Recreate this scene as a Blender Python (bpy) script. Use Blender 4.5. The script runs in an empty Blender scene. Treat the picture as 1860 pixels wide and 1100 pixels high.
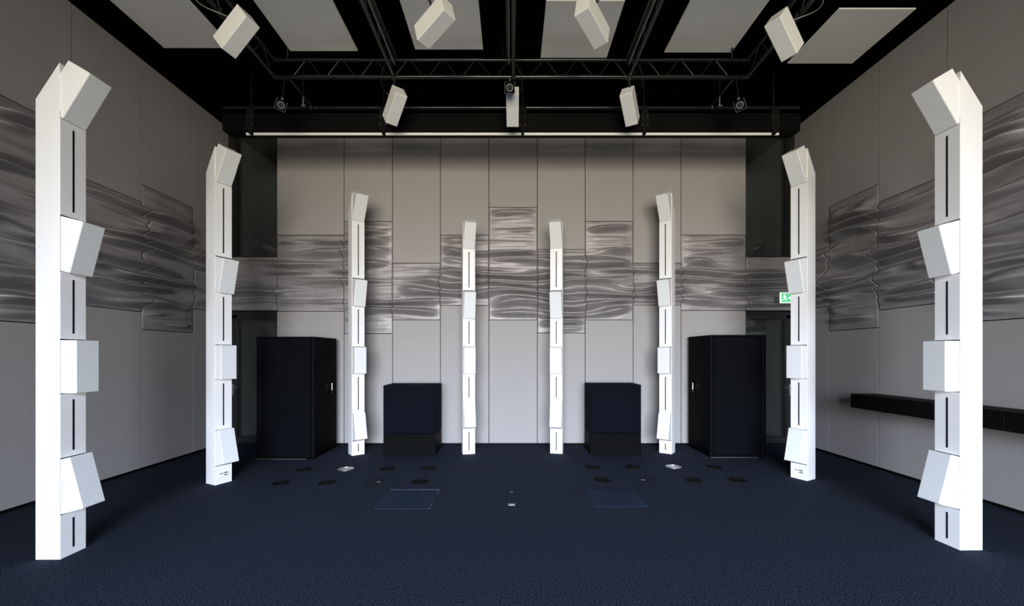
import bpy, bmesh, math, random
from mathutils import Vector, Matrix, noise
random.seed(7)
C = bpy.context.scene.collection
PI = math.pi
F, PX, PY, EYE = 745.0, 929.0, 643.0, 1.5      # focal length in px, principal point, eye height

# ------------------------------------------------------------------ materials
def mat(name, col, rough=.5, metal=0, spec=.5, emit=None, es=0):
    m = bpy.data.materials.new(name); m.use_nodes = True
    b = m.node_tree.nodes['Principled BSDF']
    b.inputs['Base Color'].default_value = (*col, 1)
    b.inputs['Roughness'].default_value = rough
    b.inputs['Metallic'].default_value = metal
    b.inputs['Specular IOR Level'].default_value = spec
    if emit:
        b.inputs['Emission Color'].default_value = (*emit, 1)
        b.inputs['Emission Strength'].default_value = es
    return m
def noisy(m, c1, c2, scale, stretch=(1, 1, 1), detail=3, lo=.35, hi=.65, bump=0, bscale=None):
    nt = m.node_tree; N = nt.nodes; L = nt.links; b = N['Principled BSDF']
    tc = N.new('ShaderNodeTexCoord'); mp = N.new('ShaderNodeMapping'); mp.inputs['Scale'].default_value = stretch
    n = N.new('ShaderNodeTexNoise'); n.inputs['Scale'].default_value = scale; n.inputs['Detail'].default_value = detail
    r = N.new('ShaderNodeValToRGB'); r.color_ramp.elements[0].position = lo; r.color_ramp.elements[1].position = hi
    r.color_ramp.elements[0].color = (*c1, 1); r.color_ramp.elements[1].color = (*c2, 1)
    L.new(tc.outputs['Object'], mp.inputs['Vector']); L.new(mp.outputs[0], n.inputs['Vector'])
    L.new(n.outputs['Fac'], r.inputs['Fac']); L.new(r.outputs['Color'], b.inputs['Base Color'])
    if bump:
        bp = N.new('ShaderNodeBump'); bp.inputs['Strength'].default_value = bump; bp.inputs['Distance'].default_value = .01
        L.new(n.outputs['Fac'], bp.inputs['Height']); L.new(bp.outputs[0], b.inputs['Normal'])
    return m
M = {}
M['white'] = mat('white_paint', (.88, .885, .89), .38)
M['grille'] = noisy(mat('speaker_grille_fabric', (.7, .72, .73), .75), (.70, .73, .745), (.79, .81, .825), 260, detail=1)
M['panel'] = noisy(mat('felt_wall_panel', (.4, .38, .37), .7, spec=.25), (.332, .32, .316), (.365, .353, .347), 26, (9, 9, .35), 4)
M['relief'] = noisy(mat('relief_panel_coating', (.4, .38, .38), .55, .38, spec=.4), (.335, .318, .324), (.37, .353, .36), 8, (1, 1, .6), 3)
M['gap'] = mat('black_backing', (.008, .008, .008), .9, spec=.1)
M['black'] = mat('black_paint', (.003, .003, .003), .65, spec=.1)
M['ceil'] = mat('black_ceiling_paint', (.0015, .0015, .0015), .9, spec=.02)
M['truss'] = mat('black_truss_tube', (.007, .007, .007), .28, spec=.7)
M['rack'] = noisy(mat('rack_powder_coat', (.008, .009, .012), .6, spec=.05), (.0016, .002, .003), (.0022, .003, .0045), 90)
M['rackdoor'] = mat('rack_door_mesh', (.0012, .0012, .0015), .6, spec=.04)
M['sub'] = noisy(mat('subwoofer_fabric', (.01, .012, .018), .8, spec=.04), (.0025, .0035, .007), (.0035, .005, .0095), 320)
M['plinth'] = mat('subwoofer_plinth', (.0025, .0028, .0032), .6, spec=.04)
M['carpet'] = noisy(mat('blue_black_carpet', (.015, .02, .03), .95, spec=.12), (.006, .0095, .017), (.038, .052, .082), 95, detail=6, lo=.42, hi=.66, bump=.6)
M['hatch'] = noisy(mat('hatch_cover', (.013, .025, .045), .6, spec=.12), (.009, .022, .044), (.013, .028, .055), 14)
M['steel'] = mat('brushed_steel', (.55, .55, .56), .32, 1)
M['chrome'] = mat('chrome', (.75, .75, .76), .2, 1)
M['ceilpanel'] = noisy(mat('white_ceiling_panel', (.78, .775, .75), .85), (.88, .875, .84), (.93, .925, .90), 1.5, detail=1)
M['recessshade'] = mat('recess_shade', (.002, .003, .012), .7, spec=.1)  # near-black that paints in the shade of slots and gaps
M['doorframe'] = mat('door_frame_anthracite', (.014, .015, .016), .45)
M['blind'] = mat('dark_room_beyond', (.085, .092, .09), .8)  # dimness of the room beyond, put into a dark grey
M['cable'] = mat('grey_cable', (.28, .28, .28), .5)
M['redcable'] = mat('red_cable', (.25, .03, .025), .5)
M['shelf'] = mat('black_shelf_laminate', (.003, .003, .003), .6, spec=.08)
M['green'] = mat('exit_green', (.05, .5, .2), .4, emit=(.13, .62, .28), es=.8)
M['signwhite'] = mat('exit_white', (.8, .9, .85), .4, emit=(.75, 1, .85), es=1.0)
M['batten'] = mat('white_batten', (.9, .9, .89), .4)
M['cone'] = mat('rubber_cone', (.01, .01, .01), .6)
M['ring'] = mat('grey_ring', (.35, .35, .35), .35, .6)
def glass(name, tint):
    m = bpy.data.materials.new(name); m.use_nodes = True; nt = m.node_tree; N = nt.nodes; L = nt.links
    N.remove(N['Principled BSDF'])
    t = N.new('ShaderNodeBsdfTransparent'); t.inputs['Color'].default_value = (*tint, 1)
    g = N.new('ShaderNodeBsdfGlossy'); g.inputs['Roughness'].default_value = .02
    fr = N.new('ShaderNodeFresnel'); fr.inputs['IOR'].default_value = 1.5
    mx = N.new('ShaderNodeMixShader')
    L.new(fr.outputs[0], mx.inputs[0]); L.new(t.outputs[0], mx.inputs[1]); L.new(g.outputs[0], mx.inputs[2])
    L.new(mx.outputs[0], N['Material Output'].inputs['Surface'])
    return m
M['glass'] = glass('green_tinted_glass', (.80, .83, .82))

# ------------------------------------------------------------------ helpers
class MB:
    def __init__(s): s.bm = bmesh.new()
    def box(s, x0, x1, y0, y1, z0, z1, bev=0, seg=2, mtx=None):
        r = bmesh.ops.create_cube(s.bm, size=1)
        vs = r['verts']
        for v in vs:
            v.co = Vector(((x0+x1)/2+v.co.x*(x1-x0), (y0+y1)/2+v.co.y*(y1-y0), (z0+z1)/2+v.co.z*(z1-z0)))
        if bev:
            es = list({e for v in vs for e in v.link_edges})
            r = bmesh.ops.bevel(s.bm, geom=es, offset=bev, segments=seg, affect='EDGES', profile=.5)
            vs = list({v for f in r['faces'] for v in f.verts} | {v for v in vs if v.is_valid})
        if mtx is not None:
            for v in vs: v.co = mtx @ v.co
        return s
    def tube(s, a, b, r, n=12, r2=None):
        a = Vector(a); b = Vector(b); d = b-a; L = d.length
        q = d.to_track_quat('Z', 'Y').to_matrix().to_4x4()
        bmesh.ops.create_cone(s.bm, cap_ends=True, segments=n, radius1=r, radius2=r if r2 is None else r2, depth=L,
                              matrix=Matrix.Translation((a+b)/2) @ q)
        return s
    def path(s, pts, r, n=8):
        pts = [Vector(p) for p in pts]; rings = []
        for i, p in enumerate(pts):
            d = (pts[min(i+1, len(pts)-1)]-pts[max(i-1, 0)]).normalized()
            q = d.to_track_quat('Z', 'Y').to_matrix()
            rings.append([s.bm.verts.new(p+q @ Vector((r*math.cos(2*PI*k/n), r*math.sin(2*PI*k/n), 0))) for k in range(n)])
        for A, B in zip(rings, rings[1:]):
            for k in range(n): s.bm.faces.new((A[k], A[(k+1) % n], B[(k+1) % n], B[k]))
        s.bm.faces.new(rings[0][::-1]); s.bm.faces.new(rings[-1])
        return s
    def ring(s, c, axis, r0, r1, h, n=32):
        # annular ring, axis = direction of its height
        q = Vector(axis).to_track_quat('Z', 'Y').to_matrix(); c = Vector(c); g = []
        for r, z in ((r0, 0), (r1, 0), (r1, h), (r0, h)):
            g.append([s.bm.verts.new(c+q @ Vector((r*math.cos(2*PI*k/n), r*math.sin(2*PI*k/n), z))) for k in range(n)])
        for a in range(4):
            A, B = g[a], g[(a+1) % 4]
            for k in range(n): s.bm.faces.new((A[k], A[(k+1) % n], B[(k+1) % n], B[k]))
        return s
    def prism(s, poly, x0, x1):
        # poly of (y, z) extruded along x
        A = [s.bm.verts.new((x0, y, z)) for y, z in poly]; B = [s.bm.verts.new((x1, y, z)) for y, z in poly]
        s.bm.faces.new(A); s.bm.faces.new(B[::-1]); n = len(poly)
        for k in range(n): s.bm.faces.new((A[k], B[k], B[(k+1) % n], A[(k+1) % n]))
        return s
    def build(s, name, m, parent=None, smooth=False, bevel=0):
        bmesh.ops.recalc_face_normals(s.bm, faces=s.bm.faces)
        me = bpy.data.meshes.new(name); s.bm.to_mesh(me); s.bm.free()
        me.materials.append(m)
        if smooth:
            for p in me.polygons: p.use_smooth = True
            try: me.set_sharp_from_angle(angle=math.radians(40))
            except Exception: pass
        o = bpy.data.objects.new(name, me); C.objects.link(o)
        if parent: o.parent = parent
        if bevel:
            b = o.modifiers.new('bevel', 'BEVEL'); b.width = bevel; b.segments = 2; b.limit_method = 'ANGLE'
        return o
def tag(o, label, cat, group=None, kind=None):
    if label: o['label'] = label
    if cat: o['category'] = cat
    if group: o['group'] = group
    if kind: o['kind'] = kind
    return o
def empty(name, loc, rot=(0, 0, 0)):
    o = bpy.data.objects.new(name, None); o.empty_display_size = .1
    C.objects.link(o); o.location = loc; o.rotation_euler = rot
    return o
def struct(o): o['kind'] = 'structure'; return o
def BX(*a, name, m, parent=None, bev=0, **k): return MB().box(*a, bev=bev, **k).build(name, m, parent)

# ------------------------------------------------------------------ room
WX, YB, YR, YF, H = 4.777, 6.773, 6.95, -7.5, 5.307
def bx(px): return (px-PX)*YB/F
struct(BX(-WX-.3, WX+.3, YF-.2, YR+.5, -.12, 0, name='floor', m=M['carpet']))
struct(BX(-WX-.3, WX+.3, YF-.2, YR+.5, H, H+.15, name='ceiling', m=M['ceil']))

G = .0055        # half of a joint
T = .022        # cladding thickness
# wavy band of every bay: (bottom, top) in metres
back_j = [-WX, bx(503), bx(625), bx(713), bx(800), bx(888), bx(976), bx(1063), bx(1150), bx(1237), bx(1355), WX]
back_w = [(2.225, 3.10), (2.21, 3.465), (1.845, 3.69), (2.07, 3.0), (2.31, 3.463), (2.07, 3.92), (1.855, 3.225), (2.07, 3.69), (2.315, 3.0), (2.225, 3.465), (2.225, 3.10)]
side_j = [YB, 6.15, 5.30, 4.458, 3.61, 2.765]
side_l = [(2.19, 3.10), (1.825, 3.69), (2.05, 3.46), (1.815, 3.92), (2.05, 3.46)]
side_r = [(2.23, 3.12), (1.85, 3.71), (2.075, 3.47), (1.84, 3.935), (2.05, 3.46)]
side_rj = [YB, 6.17, 5.335, 4.50, 3.65, 2.80]

# back wall: cladding and backing in one mesh (material slots), recessed end bays hold doors and windows
def multi(name, parts):
    """join several (MB, material) into one mesh object with material slots"""
    me = bpy.data.meshes.new(name); bm = bmesh.new()
    for i, (mb, m) in enumerate(parts):
        me.materials.append(m)
        bmesh.ops.recalc_face_normals(mb.bm, faces=mb.bm.faces)
        t = bpy.data.meshes.new('t'); mb.bm.to_mesh(t); mb.bm.free()
        n0 = len(bm.faces); bm.from_mesh(t); bm.faces.ensure_lookup_table()
        for f in bm.faces[n0:]: f.material_index = i
        bpy.data.meshes.remove(t)
    bm.to_mesh(me); bm.free()
    o = bpy.data.objects.new(name, me); C.objects.link(o)
    return o
cl, bk = MB(), MB()
for i in range(1, 10):
    x0, x1 = back_j[i]+G, back_j[i+1]-G; b, t = back_w[i]
    cl.box(x0, x1, YB, YB+T, .035, b-G*1.6); cl.box(x0, x1, YB, YB+T, t+G*1.6, H)
bk.box(back_j[1], back_j[10], YB+T, YR+.3, 0, H)
for s in (0, 10):
    x0, x1 = sorted((back_j[s], back_j[s+1])); b, t = back_w[s]
    bk.box(x0, x1, YB+T, YR+.3, b+.01, t-.01)
struct(multi('wall_back', [(cl, M['panel']), (bk, M['gap'])]))
struct(BX(back_j[1], back_j[10], YB+.004, YB+T, 0, .03, name='baseboard_back', m=M['black']))
for s, J, W, nm in ((-1, side_j, side_l, 'left'), (1, side_rj, side_r, 'right')):
    cl, bk = MB(), MB()
    def sx(d): return s*(WX+d)
    for i in range(5):
        y1, y0 = J[i]-G, J[i+1]+G; b, t = W[i]
        xa, xb = sorted((sx(0), sx(T)))
        cl.box(xa, xb, y0, y1, .035, b-G*1.6); cl.box(xa, xb, y0, y1, t+G*1.6, H)
    cl.box(xa, xb, YB+G, YR, .035, H)
    y = J[5]
    while y > YF:
        y0 = max(y-.845, YF); cl.box(xa, xb, y0+G, y-G, .035, H); y = y0
        if y <= YF+.01: break
    xa, xb = sorted((sx(T), sx(.28)))
    bk.box(xa, xb, YF, YR+.3, 0, H)
    struct(multi('wall_'+nm, [(cl, M['panel']), (bk, M['gap'])]))
    xa, xb = sorted((sx(.004), sx(T)))
    struct(BX(xa, xb, YF, YR, 0, .03, name='baseboard_'+nm, m=M['black']))
# wall behind the viewer with the big window the daylight comes through
WW, WZ0, WZ1 = 3.2, .05, 4.5
w = MB()
w.box(-WX, -WW, YF-.2, YF, 0, H); w.box(WW, WX, YF-.2, YF, 0, H)
w.box(-WW, WW, YF-.2, YF, WZ1, H); w.box(-WW, WW, YF-.2, YF, 0, WZ0)
struct(w.build('wall_front', M['doorframe']))
w = MB()
for x in (-WW+.03, 0, WW-.03): w.box(x-.03, x+.03, YF-.12, YF-.04, WZ0, WZ1)
w.box(-WW, WW, YF-.12, YF-.04, WZ1-.06, WZ1); w.box(-WW, WW, YF-.12, YF-.04, WZ0, WZ0+.06)
struct(w.build('window_3', M['doorframe']))

# unseen wing walls, added behind the viewer to keep daylight off the side walls
struct(BX(-WX, -2.6, -1.4, -1.2, 0, H, name='added_wing_left', m=M['doorframe']))
struct(BX(3.15, WX, -1.4, -1.2, 0, H, name='added_wing_right', m=M['doorframe']))

# ------------------------------------------------------------------ relief panels
def sst(a, b, x):
    t = min(1, max(0, (x-a)/(b-a))); return t*t*(3-2*t)
def height(u, z, seed):
    # long horizontal folds: broad undersides, quick bright upper faces, merging and splitting
    a = noise.noise(Vector((u*.42, z*.9, seed)))
    b = noise.noise(Vector((u*.95+7, z*3.4, seed+11)))
    c = noise.noise(Vector((u*1.0, z*4.6, seed+31)))
    d = noise.noise(Vector((u*1.7, z*9.5, seed+5)))
    ph = z/.163 + .55*a + .80*b
    f = ph-math.floor(ph)
    p = .48
    if f < p: s = f/p; s = s*s*(3-2*s)*.35+s*.65
    else: s = (.5+.5*math.cos(PI*(f-p)/(1-p)))
    amp = .07+.93*sst(-.34, .20, c+.35*d)
    fine = 1-abs(noise.noise(Vector((u*1.1, z*14., seed+77))))*2.4
    return .010+.18*s*amp+.010*fine
EDGE = .16
def env_v(z, b, t): return sst(0, EDGE, z-b)*sst(0, EDGE, t-z)
def relief(u, z, i, J, W, seed):
    b, t = W[i]; lo, hi = sorted((J[i], J[i+1]))
    own = env_v(z, b, t); e = own
    for side in (0, 1):
        edge = (J[i], J[i+1])[side]; nb = i-1 if side == 0 else i+1
        if 0 <= nb < len(W): ee = min(own, env_v(z, *W[nb]))
        elif abs(abs(edge)-WX) < .01 or abs(edge-YB) < .01: ee = 0
        else: ee = own
        e = min(e, ee+(own-ee)*sst(0, .24, abs(u-edge)))
    return e*height(u, z, seed)
def relief_panel(i, J, W, seed, place, label, group, z_step=.0065, u_step=.02):
    lo, hi = sorted((J[i], J[i+1])); lo += .003; hi -= .003; b, t = W[i]
    nu = max(2, int((hi-lo)/u_step)); nz = int((t-b)/z_step)
    vs, fs = [], []
    for r in range(nz+1):
        z = b+(t-b)*r/nz
        for c in range(nu+1):
            u = lo+(hi-lo)*c/nu
            vs.append(place(u, z, relief(u, z, i, J, W, seed)))
    n = nu+1
    for r in range(nz):
        for c in range(nu):
            fs.append((r*n+c, r*n+c+1, (r+1)*n+c+1, (r+1)*n+c))
    # rim back to the wall
    rim = [c for c in range(n)]+[r*n+nu for r in range(1, nz+1)]+[nz*n+c for c in range(nu-1, -1, -1)]+[r*n for r in range(nz-1, 0, -1)]
    k0 = len(vs)
    for q in rim:
        r, c = divmod(q, n); vs.append(place(lo+(hi-lo)*c/nu, b+(t-b)*r/nz, -T+.0005))
    m = len(rim)
    for k in range(m): fs.append((rim[k], k0+k, k0+(k+1) % m, rim[(k+1) % m]))
    fs.append(tuple(k0+k for k in range(m)))
    me = bpy.data.meshes.new('relief_panel'); me.from_pydata(vs, [], fs); me.materials.append(M['relief'])
    bm = bmesh.new(); bm.from_mesh(me); bmesh.ops.recalc_face_normals(bm, faces=bm.faces); bm.to_mesh(me); bm.free()
    for p in me.polygons[:nu*nz]: p.use_smooth = True
    o = bpy.data.objects.new('relief_panel', me); C.objects.link(o)
    tag(o, label, 'wall panel', group)
bl = ['low grey wavy relief panel between the left window and the left glass door',
      'wavy grey relief panel directly above the left server cabinet',
      'tall wavy relief panel behind the left mid-distance column with dark folds to its right',
      'short wavy relief panel above the left black subwoofer',
      'wavy relief panel behind the left one of the two central white columns',
      'tallest wavy relief panel of the back wall, between the two central columns',
      'low-hanging wavy relief panel behind the right one of the two central white columns',
      'tall wavy relief panel above the right black subwoofer',
      'short wavy relief panel just left of the right mid-distance column and behind it',
      'wide wavy relief panel directly above the right server cabinet',
      'low grey wavy relief panel above the right glass door, beside the green sign']
for i in range(11):
    relief_panel(i, back_j, back_w, 3.3, lambda u, z, d: (u, YB-d, z), bl[i], 'wavy relief panels of the back wall')
ll = ['left wall wavy relief panel nearest the back corner, beside the second column',
      'left wall tall wavy relief panel with a lower edge, second from the back corner',
      'left wall wavy relief panel immediately right of the big near column',
      'left wall very tall wavy relief panel cut by the left picture edge',
      'wavy relief panel on the left wall outside the picture edge']
rl = ['right wall wavy relief panel nearest the back corner, beside the second column',
      'right wall tall wavy relief panel with a lower edge, second from the back corner',
      'right wall wavy relief panel left of the big near column, above the shelf',
      'right wall very tall wavy relief panel cut by the right picture edge',
      'wavy relief panel on the right wall outside the picture edge']
for i in range(5):
    relief_panel(i, side_j, side_l, 21.7, lambda u, z, d: (-WX+d, u, z), ll[i], 'wavy relief panels of the left wall', .008, .024)
    relief_panel(i, side_rj, side_r, 47.1, lambda u, z, d: (WX-d, u, z), rl[i], 'wavy relief panels of the right wall', .008, .024)

# ------------------------------------------------------------------ doors and windows in the end bays
for s, nd in ((-1, 1), (1, 2)):
    xi, xo = s*(abs(back_j[1]) if s < 0 else back_j[10]), s*WX     # inner and outer edge
    lo, hi = min(xi, xo), max(xi, xo)
    # window above
    z0, z1 = 3.10, H
    f = MB(); y0, y1 = YR-.03, YR+.03
    f.box(lo-.0, hi, y0, y1, z0-.02, z0+.055); f.box(lo, hi, y0, y1, z1-.06, z1)
    f.box(*(sorted((xo, xo-s*.10))), y0, y1, z0, z1); f.box(*(sorted((xi, xi+s*.02))), y0, y1, z0, z1)
    f.box(*(sorted((xo-s*.12, xo-s*.135))), y0, y1, z0, z1)
    W_ = struct(f.build('window_%d' % nd, M['doorframe']))
    BX(lo, hi, YR-.005, YR+.005, z0+.05, z1-.05, name='window_pane', m=M['glass'], parent=W_)
    BX(lo, hi, YR+.20, YR+.22, z0, z1, name='window_blind', m=M['blind'], parent=W_)  # flat sheet coloured dark to stand in for the dim space behind
    # door below
    z1 = 2.235
    f = MB()
    f.box(lo, hi, y0, y1, z1-.075, z1); f.box(*(sorted((xo, xo-s*.045))), y0, y1, 0, z1)
    D = struct(f.build('door_%d' % nd, M['doorframe']))
    f = MB(); xa = xo-s*.05
    f.box(*(sorted((xa, xa-s*.085))), y0+.005, y1-.005, .005, z1-.08); f.box(*(sorted((xi, xi+s*.02))), y0+.005, y1-.005, .005, z1-.08)
    f.box(lo+.02, hi-.05, y0+.005, y1-.005, z1-.13, z1-.08); f.box(lo+.02, hi-.05, y0+.005, y1-.005, .005, .10)
    lf = f.build('door_leaf', M['doorframe'], D)
    BX(lo+.02, hi-.05, YR-.005, YR+.005, .10, z1-.13, name='door_pane', m=M['glass'], parent=D)
    BX(lo, hi, YR+.20, YR+.22, 0, z1, name='door_blind', m=M['blind'], parent=D)  # same dark stand-in sheet behind the door glass
    hx = xo-s*.075; hz = .945
    h = MB(); h.box(hx-.016, hx+.016, y0-.008, y0+.004, hz-.14, hz+.05, .003)
    h.tube((hx, y0, hz), (hx, y0-.05, hz), .009); h.tube((hx+s*.008, y0-.05, hz), (hx-s*.115, y0-.05, hz), .009)
    h.build('door_handle', M['steel'], lf, smooth=True)
# black reveals of the recesses
tr = MB()
for s in (-1, 1):
    lo, hi = sorted((s*WX, s*abs(back_j[1]) if s < 0 else back_j[10]))
    tr.box(lo, hi, YR+.23, YR+.3, 0, H)
struct(tr.build('trim_1', M['gap']))

# ------------------------------------------------------------------ loudspeaker columns
AIM = Vector((.035, 3.15, 1.42))
SW, SH, SD = .172, .39, .178
def speaker_box(name, parent, c, tilt, w=SW):
    # c = centre of the front face (y, z) in column space
    R = Matrix.Translation((0, c[0], c[1])) @ Matrix.Rotation(tilt, 4, 'X')
    o = MB().box(-w/2, w/2, 0, SD, -SH/2, SH/2, .003, 2).build(name, M['white'], parent)
    o.matrix_local = R
    g = MB().box(-w/2+.004, w/2-.004, -.003, .002, -SH/2+.004, SH/2-.004, .0015, 1).build('speaker_grille', M['grille'], o)
    g['label'] = 'light grey front grille'
    return o
def column(x, y, label, socket=False):
    d = AIM-Vector((x, y, 0)); D = math.hypot(d.x, d.y); yaw = math.atan2(d.x, -d.y)
    root = empty('speaker_column', (x, y, 0), (0, 0, yaw))
    tag(root, label, 'loudspeaker column', 'white loudspeaker columns standing around the room')
    w, dp = .185, .172; off = -.11
    tilts = [-14.5, 0, 14.5, 30.6]
    zc = [1.42+D*math.tan(math.radians(t)) for t in tilts]; zc[1] = 1.408
    zs = zc[3]-.033
    MB().prism([(0, 0), (dp, 0), (dp, zs), (0, zs+.27)], -w/2, w/2).build('column_body', M['white'], root, bevel=.002)
    spans = []
    for t, z in zip(tilts, zc):
        a = math.radians(t); u = Vector((-math.sin(a), math.cos(a))); c = Vector((off, z))
        r = []
        for sgn in (-1, 1):
            p = c+u*sgn*SH/2; s_ = -p.x/math.cos(a); r.append(p.y+s_*math.sin(a))
        spans.append(r)
        speaker_box('speaker_box', root, (off, z), a)
    MB().box(-w/2+.006, w/2-.006, -.0012, .003, .02, spans[3][0]+.05).build('gap_shade_strip', M['recessshade'], root)  # added dark strip, paints shade into the gaps at the speaker boxes
    lo = 0
    for k in range(4):
        hi = spans[k][0]
        p = BX(-w/2+.0005, w/2-.0005, -.005, .002, lo+(.009 if k else 0), hi-.006, name='cover_plate', m=M['white'], parent=root, bev=.001)
        if k == 0 and socket:
            zz = (lo+hi)*.5+.0
            q = BX(-.062, .062, -.0085, -.004, zz-.035, zz+.035, name='connector_plate', m=M['white'], parent=p, bev=.001)
            mm = MB()
            for xx in (-.035, -.012): mm.ring((xx, -.0085, zz+.010), (0, -1, 0), .004, .008, .002, 16)
            mm.box(.005, .045, -.010, -.008, zz+.006, zz+.018); mm.box(.005, .045, -.010, -.008, zz-.018, zz-.008)
            qq = mm.build('connector', M['steel'], root)
        elif hi-lo > .16:
            m_ = .052
            BX(-.0066, .0066, -.0062, -.004, lo+m_, hi-m_, name='slot', m=M['recessshade'], parent=p)  # proud strip, the shade of the recessed slot is its dark colour
        lo = spans[k][1]
    return root
column(-3.305, 3.09, 'largest white loudspeaker column at the left, nearest the viewer, in front of the left wall')
column(-3.355, 4.775, 'second white loudspeaker column from the left, in front of the left glass door', True)
column(-2.286, 6.117, 'third white loudspeaker column from the left, between the tall cabinet and the subwoofer')
column(-.639, 6.165, 'slim white loudspeaker column left of centre at the back, right of the left subwoofer')
column(.678, 6.20, 'slim white loudspeaker column right of centre at the back, left of the right subwoofer')
column(2.333, 6.21, 'white loudspeaker column between the right subwoofer and the right tall cabinet')
column(3.462, 4.937, 'white loudspeaker column in front of the right glass door, hiding part of the green sign', True)
column(3.435, 3.23, 'largest white loudspeaker column at the right, in front of the black wall shelf')

# ------------------------------------------------------------------ truss grid
ZT, ZU, YT = 4.85, 5.055, 4.96
def truss(name, a, b, label, hang=()):
    a = Vector(a); b = Vector(b); d = (b-a); L = d.length; d.normalize(); up = Vector((0, 0, ZU-ZT))
    root = empty(name, tuple(a)); tag(root, label, 'truss', 'black ceiling trusses')
    o = lambda p: tuple(Vector(p)-a)
    MB().tube(o(a), o(b), .022, 14).build('bottom_chord', M['truss'], root, True)
    MB().tube(o(a+up), o(b+up), .016, 14).build('top_chord', M['truss'], root, True)
    n = int(L/.41); st = (L-n*.41)/2
    for k in range(n):
        s0 = a+d*(st+k*.41+.03)
        for p, q in ((s0, s0+d*.157+up), (s0+d*.19+up, s0+d*.35)):
            MB().tube(o(p), o(q), .0065, 8).build('brace', M['truss'], root, True)
    for t in hang:
        p = a+d*t+up
        MB().tube(o(p), o((p.x, p.y, H)), .012, 10).build('hanger', M['truss'], root, True)
    for e in (a, b):
        for uu, rr in ((0*up, .03), (up, .024)): MB().tube(o(e+uu-d*.02), o(e+uu+d*.02), rr, 14).build('end_joint', M['truss'], root, True)
    return root
truss('cross_truss', (-2.83, YT, ZT), (2.81, YT, ZT), 'black truss running crosswise in front of the row of small hanging speakers', (.12, 2.72, 5.5))
xs = [(-2.86, 'outermost black truss at the left running away from the viewer under the ceiling'),
      (-1.42, 'black lengthwise truss between the second and third ceiling panels from the left'),
      (.022, 'black lengthwise truss in the middle of the ceiling above the centre'),
      (1.425, 'black lengthwise truss between the fourth and fifth ceiling panels from the left'),
      (2.85, 'outermost black truss at the right running away from the viewer under the ceiling')]
for x, lb in xs:
    r = truss('lengthwise_truss', (x, 1.2, ZT), (x, YT-.03, ZT), lb, (.6, 3.0))
    if abs(x) < 2:
        k = -1 if x >= 0 and x < 1 else (1 if x < 0 else -1)
        pts = [(k*(.052+.004*math.sin(t*1.7)), t, .035+.006*math.sin(t*2.3)) for t in [i*.15 for i in range(25)]]
        MB().path(pts, .006).build('cable', M['cable'], r, True)
        pts = [(k*(.075+.006*math.sin(t*1.3+1)), t, .12+.01*math.sin(t*1.9)) for t in [i*.15 for i in range(25)]]
        MB().path(pts, .010).build('cable', M['truss'], r, True)
truss('cross_truss', (-2.83, 3.42, ZT), (2.81, 3.42, ZT), 'black crosswise truss above the upper picture edge carrying the tilted hanging speakers', (.5, 5.1))

# ------------------------------------------------------------------ hanging loudspeakers (position = centre of the front face)
hs = [(-2.617, 3.966, 4.556, 73.3, 51.1, .8, (-2.85, 3.98), 'white hanging speaker at the upper left, in front of the leftmost ceiling panel'),
      (-.72, 3.921, 4.594, 49.2, 73.6, 3.4, (-.74, 3.44), 'white tilted hanging speaker in front of the third ceiling panel from the left'),
      (.76, 3.892, 4.578, -34.6, 74.6, -5.6, (.80, 3.44), 'white tilted hanging speaker in front of the fourth ceiling panel from the left'),
      (2.642, 4.025, 4.58, -65.5, 50.9, 3.1, (2.84, 4.05), 'white hanging speaker at the upper right with a grey cable loop'),
      (-1.431, 5.103, 4.535, 40.5, 54.4, -1.6, (-1.42, 4.97), 'small white hanging speaker below the crosswise truss, left of the middle one'),
      (.014, 5.035, 4.48, -.7, 58.9, .2, (.022, 4.97), 'small white upright hanging speaker in the middle, behind a black monitor'),
      (1.464, 5.124, 4.545, -32.3, 53.5, 2.3, (1.425, 4.97), 'small white hanging speaker below the crosswise truss, right of the middle one')]
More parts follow.
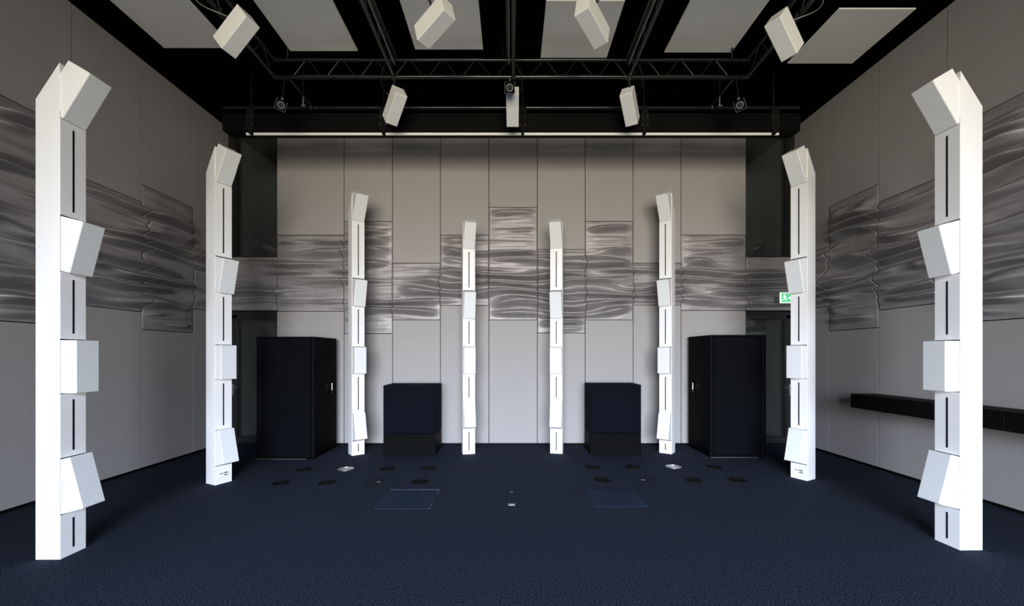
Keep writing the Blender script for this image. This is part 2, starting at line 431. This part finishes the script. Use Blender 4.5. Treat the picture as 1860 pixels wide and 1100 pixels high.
for i, (x, y, z, yw, pt, rl_, hang, lb) in enumerate(hs):
    r = math.radians
    R = Matrix.Rotation(r(yw), 4, 'Z') @ Matrix.Rotation(r(pt), 4, 'X') @ Matrix.Rotation(r(rl_), 4, 'Y')
    root = empty('hanging_speaker', (x, y, z)); root.rotation_euler = R.to_euler()
    tag(root, lb, 'loudspeaker', 'white speakers hanging from the ceiling trusses')
    w, h, d = .151, .39, .178
    MB().box(-w/2, w/2, 0, d, -h/2, h/2, .003, 2).build('cabinet', M['white'], root)
    MB().box(-w/2+.004, w/2-.004, -.003, .002, -h/2+.004, h/2-.004, .0015, 1).build('speaker_grille', M['grille'], root)['label'] = 'light grey front grille'
    inv = (Matrix.Translation((x, y, z)) @ R).inverted()
    top = inv @ Vector((hang[0], hang[1], ZT-.03)); bk_ = Vector((0, d, 0)); bk2 = Vector((0, d+.035, .0))
    m_ = MB(); m_.tube(bk_-Vector((0, .002, 0)), bk2, .022, 16); m_.tube(bk2, top, .009, 10)
    m_.build('mounting_arm', M['truss'], root, True)
    tp = inv @ Vector((hang[0], hang[1], ZT)); ax = R.inverted().to_3x3() @ (Vector((0, 1, 0)) if i in (0, 3) else Vector((1, 0, 0)))
    MB().ring(tp-ax*.02, ax, .0225, .032, .04, 20).build('truss_clamp', M['truss'], root, True)
    # cable loop from the back to the truss
    s_ = 1 if x > 0 else -1
    p0 = Vector(inv.inverted() @ Vector((s_*.03, d, .06))); p3 = Vector((hang[0]+s_*.02, hang[1]-.28, ZT-.02))
    p1 = p0+(R.to_3x3() @ Vector((0, .22, .02)))+Vector((s_*.10, 0, -.06)); p2 = p3+Vector((s_*.12, .08, -.12))
    pts = []
    for q in range(15):
        t = q/14; pts.append(inv @ (p0*(1-t)**3+p1*3*t*(1-t)**2+p2*3*t*t*(1-t)+p3*t**3))
    MB().path(pts, .0045).build('cable', M['cable'] if i in (0, 3) else M['truss'], root, True)
    if i in (1, 3):
        MB().tube(pts[0], pts[1], .009, 10).build('cable_plug', M['redcable'], root, True)

# small black monitors
for x, y, z, rl_, lb in ((-2.755, 4.9, 4.475, 12, 'small black ring-fronted speaker hanging under the left end of the crosswise truss'),
                    (-.02, 4.68, 4.54, 0, 'small black ring-fronted speaker in the middle, just in front of the white one'),
                    (2.73, 4.9, 4.475, -12, 'small black ring-fronted speaker hanging under the right end of the crosswise truss')):
    t = Vector((.035, 1.2, 1.42))-Vector((x, y, z)); yaw = math.atan2(t.x, -t.y); pit = math.atan2(-t.z, math.hypot(t.x, t.y))
    R = Matrix.Rotation(yaw, 4, 'Z') @ Matrix.Rotation(pit, 4, 'X') @ Matrix.Rotation(math.radians(rl_), 4, 'Y')
    root = empty('monitor_speaker', (x, y, z)); root.rotation_euler = R.to_euler()
    tag(root, lb, 'loudspeaker', 'small black hanging speakers')
    MB().box(-.058, .058, 0, .13, -.06, .06, .006, 2).build('cabinet', M['rack'], root)
    MB().ring((0, 0, .0), (0, -1, 0), .030, .040, .004).build('cone_ring', M['ring'], root, True)
    MB().tube((0, .001, 0), (0, -.002, 0), .029, 24).build('cone', M['cone'], root, True)
    e = MB()
    for a in (-1, 1): e.box(a*.056-.0015, a*.056+.0015, -.002, .001, -.058, .058)
    e.box(-.056, .056, -.002, .001, -.0595, -.0565)
    e.build('front_edge', M['ring'], root)
    inv = (Matrix.Translation((x, y, z)) @ R).inverted()
    top = inv @ Vector((x*.995, YT, ZT-.02))
    m_ = MB(); m_.tube((0, .07, .058), (0, .07, .085), .014, 12); m_.tube((0, .07, .08), top, .008, 10)
    m_.build('mounting_arm', M['truss'], root, True)
    MB().tube((0, .04, .062), (0, .04, .078), .013, 16).build('fixing_knob', M['chrome'], root, True)

# ------------------------------------------------------------------ screen housing at the back
YH0, YH1, ZH0, ZH1, XH = 5.55, 5.76, 4.53, 4.765, 3.92
root = empty('screen_housing', (0, YH0, ZH0)); tag(root, 'long black projection screen housing hanging along the top of the back wall', 'screen housing')
def loc(*a): return (a[0], a[1], a[2]-YH0, a[3]-YH0, a[4]-ZH0, a[5]-ZH0)
hb = MB(); hb.box(*loc(-XH, XH, YH0+.01, YH1, ZH0, ZH1), bev=.006)
for k, zz in enumerate((ZH0+.012, ZH0+.057, ZH0+.102, ZH0+.147, ZH0+.192)):
    hb.box(*loc(-XH+.02, XH-.02, YH0+.002, YH0+.012, zz, zz+.028), bev=.003, seg=1)
hb.build('housing_body', M['black'], root)
BX(*loc(-3.623, 3.653, YH0+.045, YH0+.065, ZH0-.040, ZH0-.008), name='bottom_batten', m=M['batten'], parent=root, bev=.003)['label'] = 'bright white screen batten'
BX(*loc(-3.6, 3.63, YH0+.05, YH0+.06, ZH0-.010, ZH0+.01), name='screen_fabric', m=M['black'], parent=root)
MB().tube((-3.91, .03, 4.85-ZH0), (3.91, .03, 4.85-ZH0), .021, 14).build('support_tube', M['truss'], root, True)
for px in (454.5, 696, 949.5, 1171, 1407.5):
    x = (px-PX)*YH0/F
    b = BX(x-.05, x+.05, -.012, .004, .0, ZH1-ZH0+.07, name='bracket', m=M['gap'], parent=root)
    BX(x-.018, x+.018, -.014, .05, -.045, .02, name='bracket_foot', m=M['gap'], parent=b)
    bo = MB()
    for sx_ in (-.036, .036):
        for zz in (.065, .175): bo.tube((x+sx_, -.011, zz), (x+sx_, -.019, zz), .0065, 10)
    bo.build('bolt', M['steel'], b, True)
    MB().tube((x, .03, 4.85-ZH0), (x, .03, H-ZH0), .012, 10).build('hanger', M['truss'], root, True)

for s, lb in ((-1, 'black pipe under the ceiling linking the left truss end to the screen housing'), (1, 'black pipe under the ceiling linking the right truss end to the screen housing')):
    x = s*2.70
    root = empty('support_pipe', (x, 4.99, 4.85)); tag(root, lb, 'pipe', 'pipes behind the crosswise truss')
    MB().tube((0, 0, .0), (0, .565, 0), .018, 12).build('pipe', M['truss'], root, True)
    m_ = MB(); MB().tube((0, .53, .02), (0, .53, -.05), .011, 10).build('clamp_bolt', M['steel'], root, True); MB().tube((0, .33, -.019), (0, .33, -.13), .013, 12).build('clamp_pin', M['steel'], root, True); m_.tube((-.02, .33, -.125), (.03, .33, -.125), .012)
    m_.build('clamp_grip', M['steel'], root, True)
    MB().tube((0, .33, .0), (0, .33, H-4.85), .010, 10).build('hanger', M['truss'], root, True)

# ------------------------------------------------------------------ ceiling panels
for k, (x0, y1, lb) in enumerate(((-4.20, 4.96, 'white square ceiling panel farthest left, partly behind the left hanging speaker'),
                  (-2.70, 5.01, 'white square ceiling panel second from the left'),
                  (-1.17, 4.985, 'white square ceiling panel just left of the middle truss'),
                  (.364, 5.123, 'white square ceiling panel just right of the middle truss'),
                  (1.875, 5.034, 'white square ceiling panel second from the right'),
                  (3.515, 5.225, 'white square ceiling panel farthest right beside the right wall'))):
    o = BX(x0, x0+.825, y1-.825, y1, 5.2, 5.216, name='ceiling_panel', m=M['ceilpanel'], bev=.002)
    BX(x0+.3, x0+.525, y1-.525, y1-.3, 5.214, H, name='ceiling_mount', m=M['ceil'], parent=o)
    tag(o, lb, 'ceiling panel', 'white square ceiling panels')

# ------------------------------------------------------------------ server cabinets
def rack(x0, x1, y0, y1, h, s, label):
    # s = side on which the door is (+1 right, -1 left)
    root = empty('server_cabinet', ((x0+x1)/2, (y0+y1)/2, 0)); tag(root, label, 'cabinet', 'black server cabinets')
    w, d = (x1-x0)/2, (y1-y0)/2
    p = 0.035
    fr = MB()
    for sx_ in (-1, 1):
        for sy in (-1, 1):
            fr.tube((sx_*(w-p), sy*(d-p), .03), (sx_*(w-p), sy*(d-p), h-.01), p, 20)
    fr.build('corner_post', M['rack'], root, True)
    MB().box(-w+.012, w-.012, -d+.012, d-.012, .03, h-.015).build('cabinet_frame', M['rackdoor'], root)
    MB().box(-w, w, -d, d, h-.022, h, .009, 3).build('top_cover', M['rack'], root)
    MB().box(-w+.02, w-.02, -d+.02, d-.02, 0, .032).build('base_plinth', M['rackdoor'], root)
    MB().box(-w+.015, w-.12, -d-.002, -d+.01, .002, .010).build('base_rail', M['steel'], root)
    MB().box(-w+.06, w-.06, -d+.003, -d+.02, .04, h-.03, .002, 1).build('side_panel', M['rack'], root)
    dr = MB().box(*sorted((s*(w-.003), s*(w-.02))), -d+.05, d-.04, .04, h-.03, bev=.002, seg=1).build('cabinet_door', M['rackdoor'], root)
    hz = .97
    hd = MB(); hd.box(*sorted((s*(w-.004), s*(w+.012))), d-.235, d-.205, hz-.10, hz+.10, .004)
    hd.build('handle_plate', M['rack'], dr)
    hd = MB(); hd.box(*sorted((s*(w+.010), s*(w+.026))), d-.228, d-.212, hz-.03, hz+.085, .004); hd.tube((s*(w+.006), d-.22, hz-.06), (s*(w+.016), d-.22, hz-.06), .009)
    hd.build('swing_handle', M['chrome'], dr)
    hg = MB()
    for zz in (.16, h/2, h-.15): hg.tube((s*(w-.002), -d+.048, zz-.03), (s*(w-.002), -d+.048, zz+.03), .008, 10)
    hg.build('hinge', M['rack'], dr, True)
    return root
rack(-3.651, -2.811, 5.85, 6.60, 1.751, 1, 'tall black server cabinet at the left in front of the left glass door')
rack(2.876, 3.70, 5.94, 6.68, 1.78, -1, 'tall black server cabinet at the right in front of the right glass door')

def sub(x0, x1, y0, y1, h, label):
    root = empty('subwoofer', ((x0+x1)/2, (y0+y1)/2, 0)); tag(root, label, 'subwoofer', 'black subwoofer boxes at the back wall')
    w, d = (x1-x0)/2, (y1-y0)/2
    MB().box(-w, w, -d, d, .322, h, .004, 2).build('speaker_cabinet', M['sub'], root)
    MB().box(-w+.02, w-.02, -d-.004, -d+.002, .34, h-.04, .002, 1).build('front_grille', M['sub'], root)
    MB().box(-w, w, -d, d, 0, .316, .004, 2).build('lower_cabinet', M['plinth'], root)
sub(-1.90, -1.125, 6.08, 6.60, 1.037, 'knee-high black subwoofer box standing left of centre before the back wall')
sub(1.177, 1.935, 6.12, 6.60, 1.045, 'knee-high black subwoofer box standing right of centre before the back wall')

# ------------------------------------------------------------------ wall shelf
for y0, y1, lb, key in ((3.695, 5.376, 'black wall-mounted shelf unit at the right, the far half ending near the cabinet', True),
                   (2.0, 3.688, 'black wall-mounted shelf unit at the right picture edge, the near half', False)):
    root = empty('wall_shelf', (WX, (y0+y1)/2, .807)); tag(root, lb, 'shelf', 'black wall-mounted shelf units')
    L_ = (y1-y0)/2
    MB().box(-.332, -.001, -L_, L_, 0, .178, .002, 1).build('shelf_body', M['shelf'], root)
    MB().box(-.336, -.330, -L_+.004, L_-.004, .004, .165, .001, 1).build('front_flap', M['shelf'], root)
    if key: MB().tube((-.335, 4.93-(y0+y1)/2, .035), (-.341, 4.93-(y0+y1)/2, .035), .010, 14).build('lock', M['chrome'], root, True)

# ------------------------------------------------------------------ floor fittings
def floorpt(px, py):
    Y = F*EYE/(py-PY); return (px-PX)*Y/F, Y
rows = [((552, 853), 'black', 'round black floor box, leftmost of the back row in the left group'),
        ((628, 851.5), 'metal', 'round metal floor lid, shiny, second in the back row of the left group'),
        ((704, 851.5), 'black', 'round black floor box, third in the back row of the left group'),
        ((778, 850.5), 'black', 'round black floor box, rightmost of the back row in the left group'),
        ((510, 877.5), 'black', 'round black floor box, leftmost of the front row in the left group'),
        ((594, 876.5), 'black', 'round black floor box, second in the front row of the left group'),
        ((680, 875.5), 'half', 'flat round floor lid with a faint metal edge in the left group front row'),
        ((763, 875), 'black', 'round black floor box behind the left floor hatch'),
        ((1076.5, 848.5), 'black', 'round black floor box, leftmost of the back row in the right group'),
        ((1149.5, 848), 'black', 'round black floor box, second in the back row of the right group'),
        ((1223.5, 847.5), 'metal', 'round metal floor lid, shiny, third in the back row of the right group'),
        ((1297, 848), 'black', 'round black floor box, rightmost of the back row in the right group'),
        ((1093.5, 872), 'black', 'round black floor box behind the right floor hatch'),
        ((1176, 872), 'half', 'flat round floor lid with a faint metal edge in the right group front row'),
        ((1260, 872), 'black', 'round black floor box, third in the front row of the right group'),
        ((1340, 872), 'black', 'round black floor box, rightmost of the front row in the right group')]
for (px, py), kd, lb in rows:
    x, y = floorpt(px, py)
    root = empty('floor_box', (x, y, 0)); tag(root, lb, 'floor box', 'round floor boxes in the carpet')
    s = 1 if px < PX else -1
    base = MB().tube((0, 0, 0), (0, 0, .003), .094, 40).build('floor_lid', {'black': M['gap'], 'metal': M['steel'], 'half': M['carpet']}[kd], root)
    MB().ring((0, 0, 0), (0, 0, 1), .088, .098, .006, 40).build('lid_ring', M['gap'] if kd != 'metal' else M['steel'], root)
    if kd == 'black':
        MB().ring((0, 0, .003), (0, 0, 1), .05, .07, .004, 40).build('inner_ring', M['black'], root)
    MB().box(*sorted((s*.03, s*.08)), -.012, .012, .003, .0085, .002, 1).build('lid_handle', M['steel'] if kd != 'black' else M['plinth'], root)
for x0, x1, y0, y1, lb in ((-1.335, -.795, 3.98, 4.53, 'square dark blue floor hatch with metal edge, left of centre'),
                       (.81, 1.345, 4.03, 4.565, 'square dark blue floor hatch, right of centre')):
    root = empty('floor_hatch', ((x0+x1)/2, (y0+y1)/2, 0)); tag(root, lb, 'floor hatch', 'square floor hatches')
    w, d = (x1-x0)/2, (y1-y0)/2
    MB().box(-w, w, -d, d, 0, .004).build('hatch_cover', M['hatch'], root)
    e = MB()
    if x0 < 0: e.box(w, w+.004, -d, -d+.17, 0, .006); e.box(w, w+.004, d-.13, d, 0, .006)
    e.box(-w, w, d, d+.003, 0, .005)
    e.build('hatch_edge', M['steel'] if x0 < 0 else M['plinth'], root)
for px, py, m, lb in ((929, 893, 'plinth', 'small dark socket plate in the carpet at the centre, the farther one'), (929.5, 916.3, 'steel', 'small pale metal plate in the carpet at the centre, the nearer one')):
    x, y = floorpt(px, py)
    root = empty('floor_plate', (x, y, 0)); tag(root, lb, 'floor plate')
    MB().box(-.035, .035, -.022, .022, 0, .005, .001, 1).build('plate', M[m], root)
    MB().box(-.02, .02, -.020, -.016, .003, .007).build('plate_lip', M['steel'], root)

# ------------------------------------------------------------------ exit sign
sx0, sy, sz = (1418-PX)*6.46/F, 6.46, 1.5+(643-550)*6.46/F
root = empty('exit_sign', (sx0+.10, sy, sz)); tag(root, 'small green illuminated emergency exit sign with running figure, above the right door', 'exit sign')
MB().box(-.10, .10, 0, .028, 0, .168, .004, 2).build('sign_housing', M['signwhite'], root)
MB().box(-.088, .088, -.002, .002, .014, .156).build('sign_face', M['green'], root)
pg = MB()
def quad(p):
    v = [pg.bm.verts.new((a, -.0035, b)) for a, b in p]; f = pg.bm.faces.new(v)
    r = bmesh.ops.extrude_face_region(pg.bm, geom=[f]); bmesh.ops.translate(pg.bm, verts=[e for e in r['geom'] if isinstance(e, bmesh.types.BMVert)], vec=(0, .002, 0))
pg.tube((-.040, -.0035, .128), (-.040, -.0015, .128), .011, 16)                      # head
quad([(-.052, .114), (-.034, .118), (-.020, .080), (-.042, .074)])                    # trunk
quad([(-.050, .112), (-.070, .098), (-.066, .091), (-.046, .102)])
quad([(-.034, .114), (-.012, .096), (-.016, .090), (-.034, .102)])
quad([(-.040, .078), (-.060, .058), (-.074, .058), (-.074, .048), (-.054, .048), (-.030, .070)])
quad([(-.030, .080), (-.006, .064), (-.014, .034), (-.024, .036), (-.018, .060), (-.036, .068)])
quad([(.012, .086), (.045, .086), (.045, .104), (.078, .078), (.045, .052), (.045, .070), (.012, .070)])
pg.build('pictogram', M['signwhite'], root)
MB().box(.02, .06, .028, YB-sy-.02, .08, .10).build('bracket', M['white'], root)

# ------------------------------------------------------------------ daylight
wd = bpy.data.worlds.new('world'); bpy.context.scene.world = wd; wd.use_nodes = True
N = wd.node_tree.nodes; L = wd.node_tree.links; bg = N['Background']
tc = N.new('ShaderNodeTexCoord'); sp = N.new('ShaderNodeSeparateXYZ'); rp = N.new('ShaderNodeValToRGB')
ma = N.new('ShaderNodeMath'); ma.operation = 'MULTIPLY_ADD'; ma.inputs[1].default_value = .5; ma.inputs[2].default_value = .5
L.new(tc.outputs['Generated'], sp.inputs[0]); L.new(sp.outputs['Z'], ma.inputs[0]); L.new(ma.outputs[0], rp.inputs[0]); L.new(rp.outputs[0], bg.inputs['Color'])
e = rp.color_ramp.elements
e[0].position = 0; e[0].color = (.24, .225, .17, 1)
e[1].position = 1; e[1].color = (.62, .80, 1.15, 1)
for p, c in ((.40, (.27, .245, .185)), (.46, (.46, .42, .33)), (.50, (.50, .46, .39)), (.53, (.62, .64, .68)), (.575, (.84, .93, 1.12)), (.65, (1.03, 1.2, 1.5))):
    x = e.new(p); x.color = (*c, 1)
bg.inputs['Strength'].default_value = 48.0
ld = bpy.data.lights.new('window_daylight', 'AREA'); ld.shape = 'RECTANGLE'; ld.size = 2*WW; ld.size_y = WZ1-WZ0
ld.cycles.is_portal = True
lo_ = bpy.data.objects.new('window_daylight', ld); C.objects.link(lo_)
lo_.location = (0, YF-.21, (WZ0+WZ1)/2); lo_.rotation_euler = (PI/2, 0, 0)     # -Z of the light looks along +Y

# ------------------------------------------------------------------ camera
cd = bpy.data.cameras.new('camera'); cam = bpy.data.objects.new('camera', cd); C.objects.link(cam)
cam.location = (0, 0, EYE); cam.rotation_euler = (PI/2, 0, 0)
cd.sensor_width = 36; cd.sensor_fit = 'HORIZONTAL'; cd.lens = 36*F/1860
cd.shift_x = (930-PX)/1860; cd.shift_y = (PY-550)/1860; cd.clip_start = .02
sc = bpy.context.scene; sc.camera = cam
sc.view_settings.view_transform = 'Standard'; sc.view_settings.look = 'None'; sc.view_settings.gamma = 1
sc.view_settings.use_curve_mapping = False; sc.view_settings.exposure = 0
sc.cycles.use_denoising = True
sc.cycles.max_bounces = 8; sc.cycles.diffuse_bounces = 5; sc.cycles.glossy_bounces = 4; sc.cycles.caustics_reflective = False; sc.cycles.caustics_refractive = False
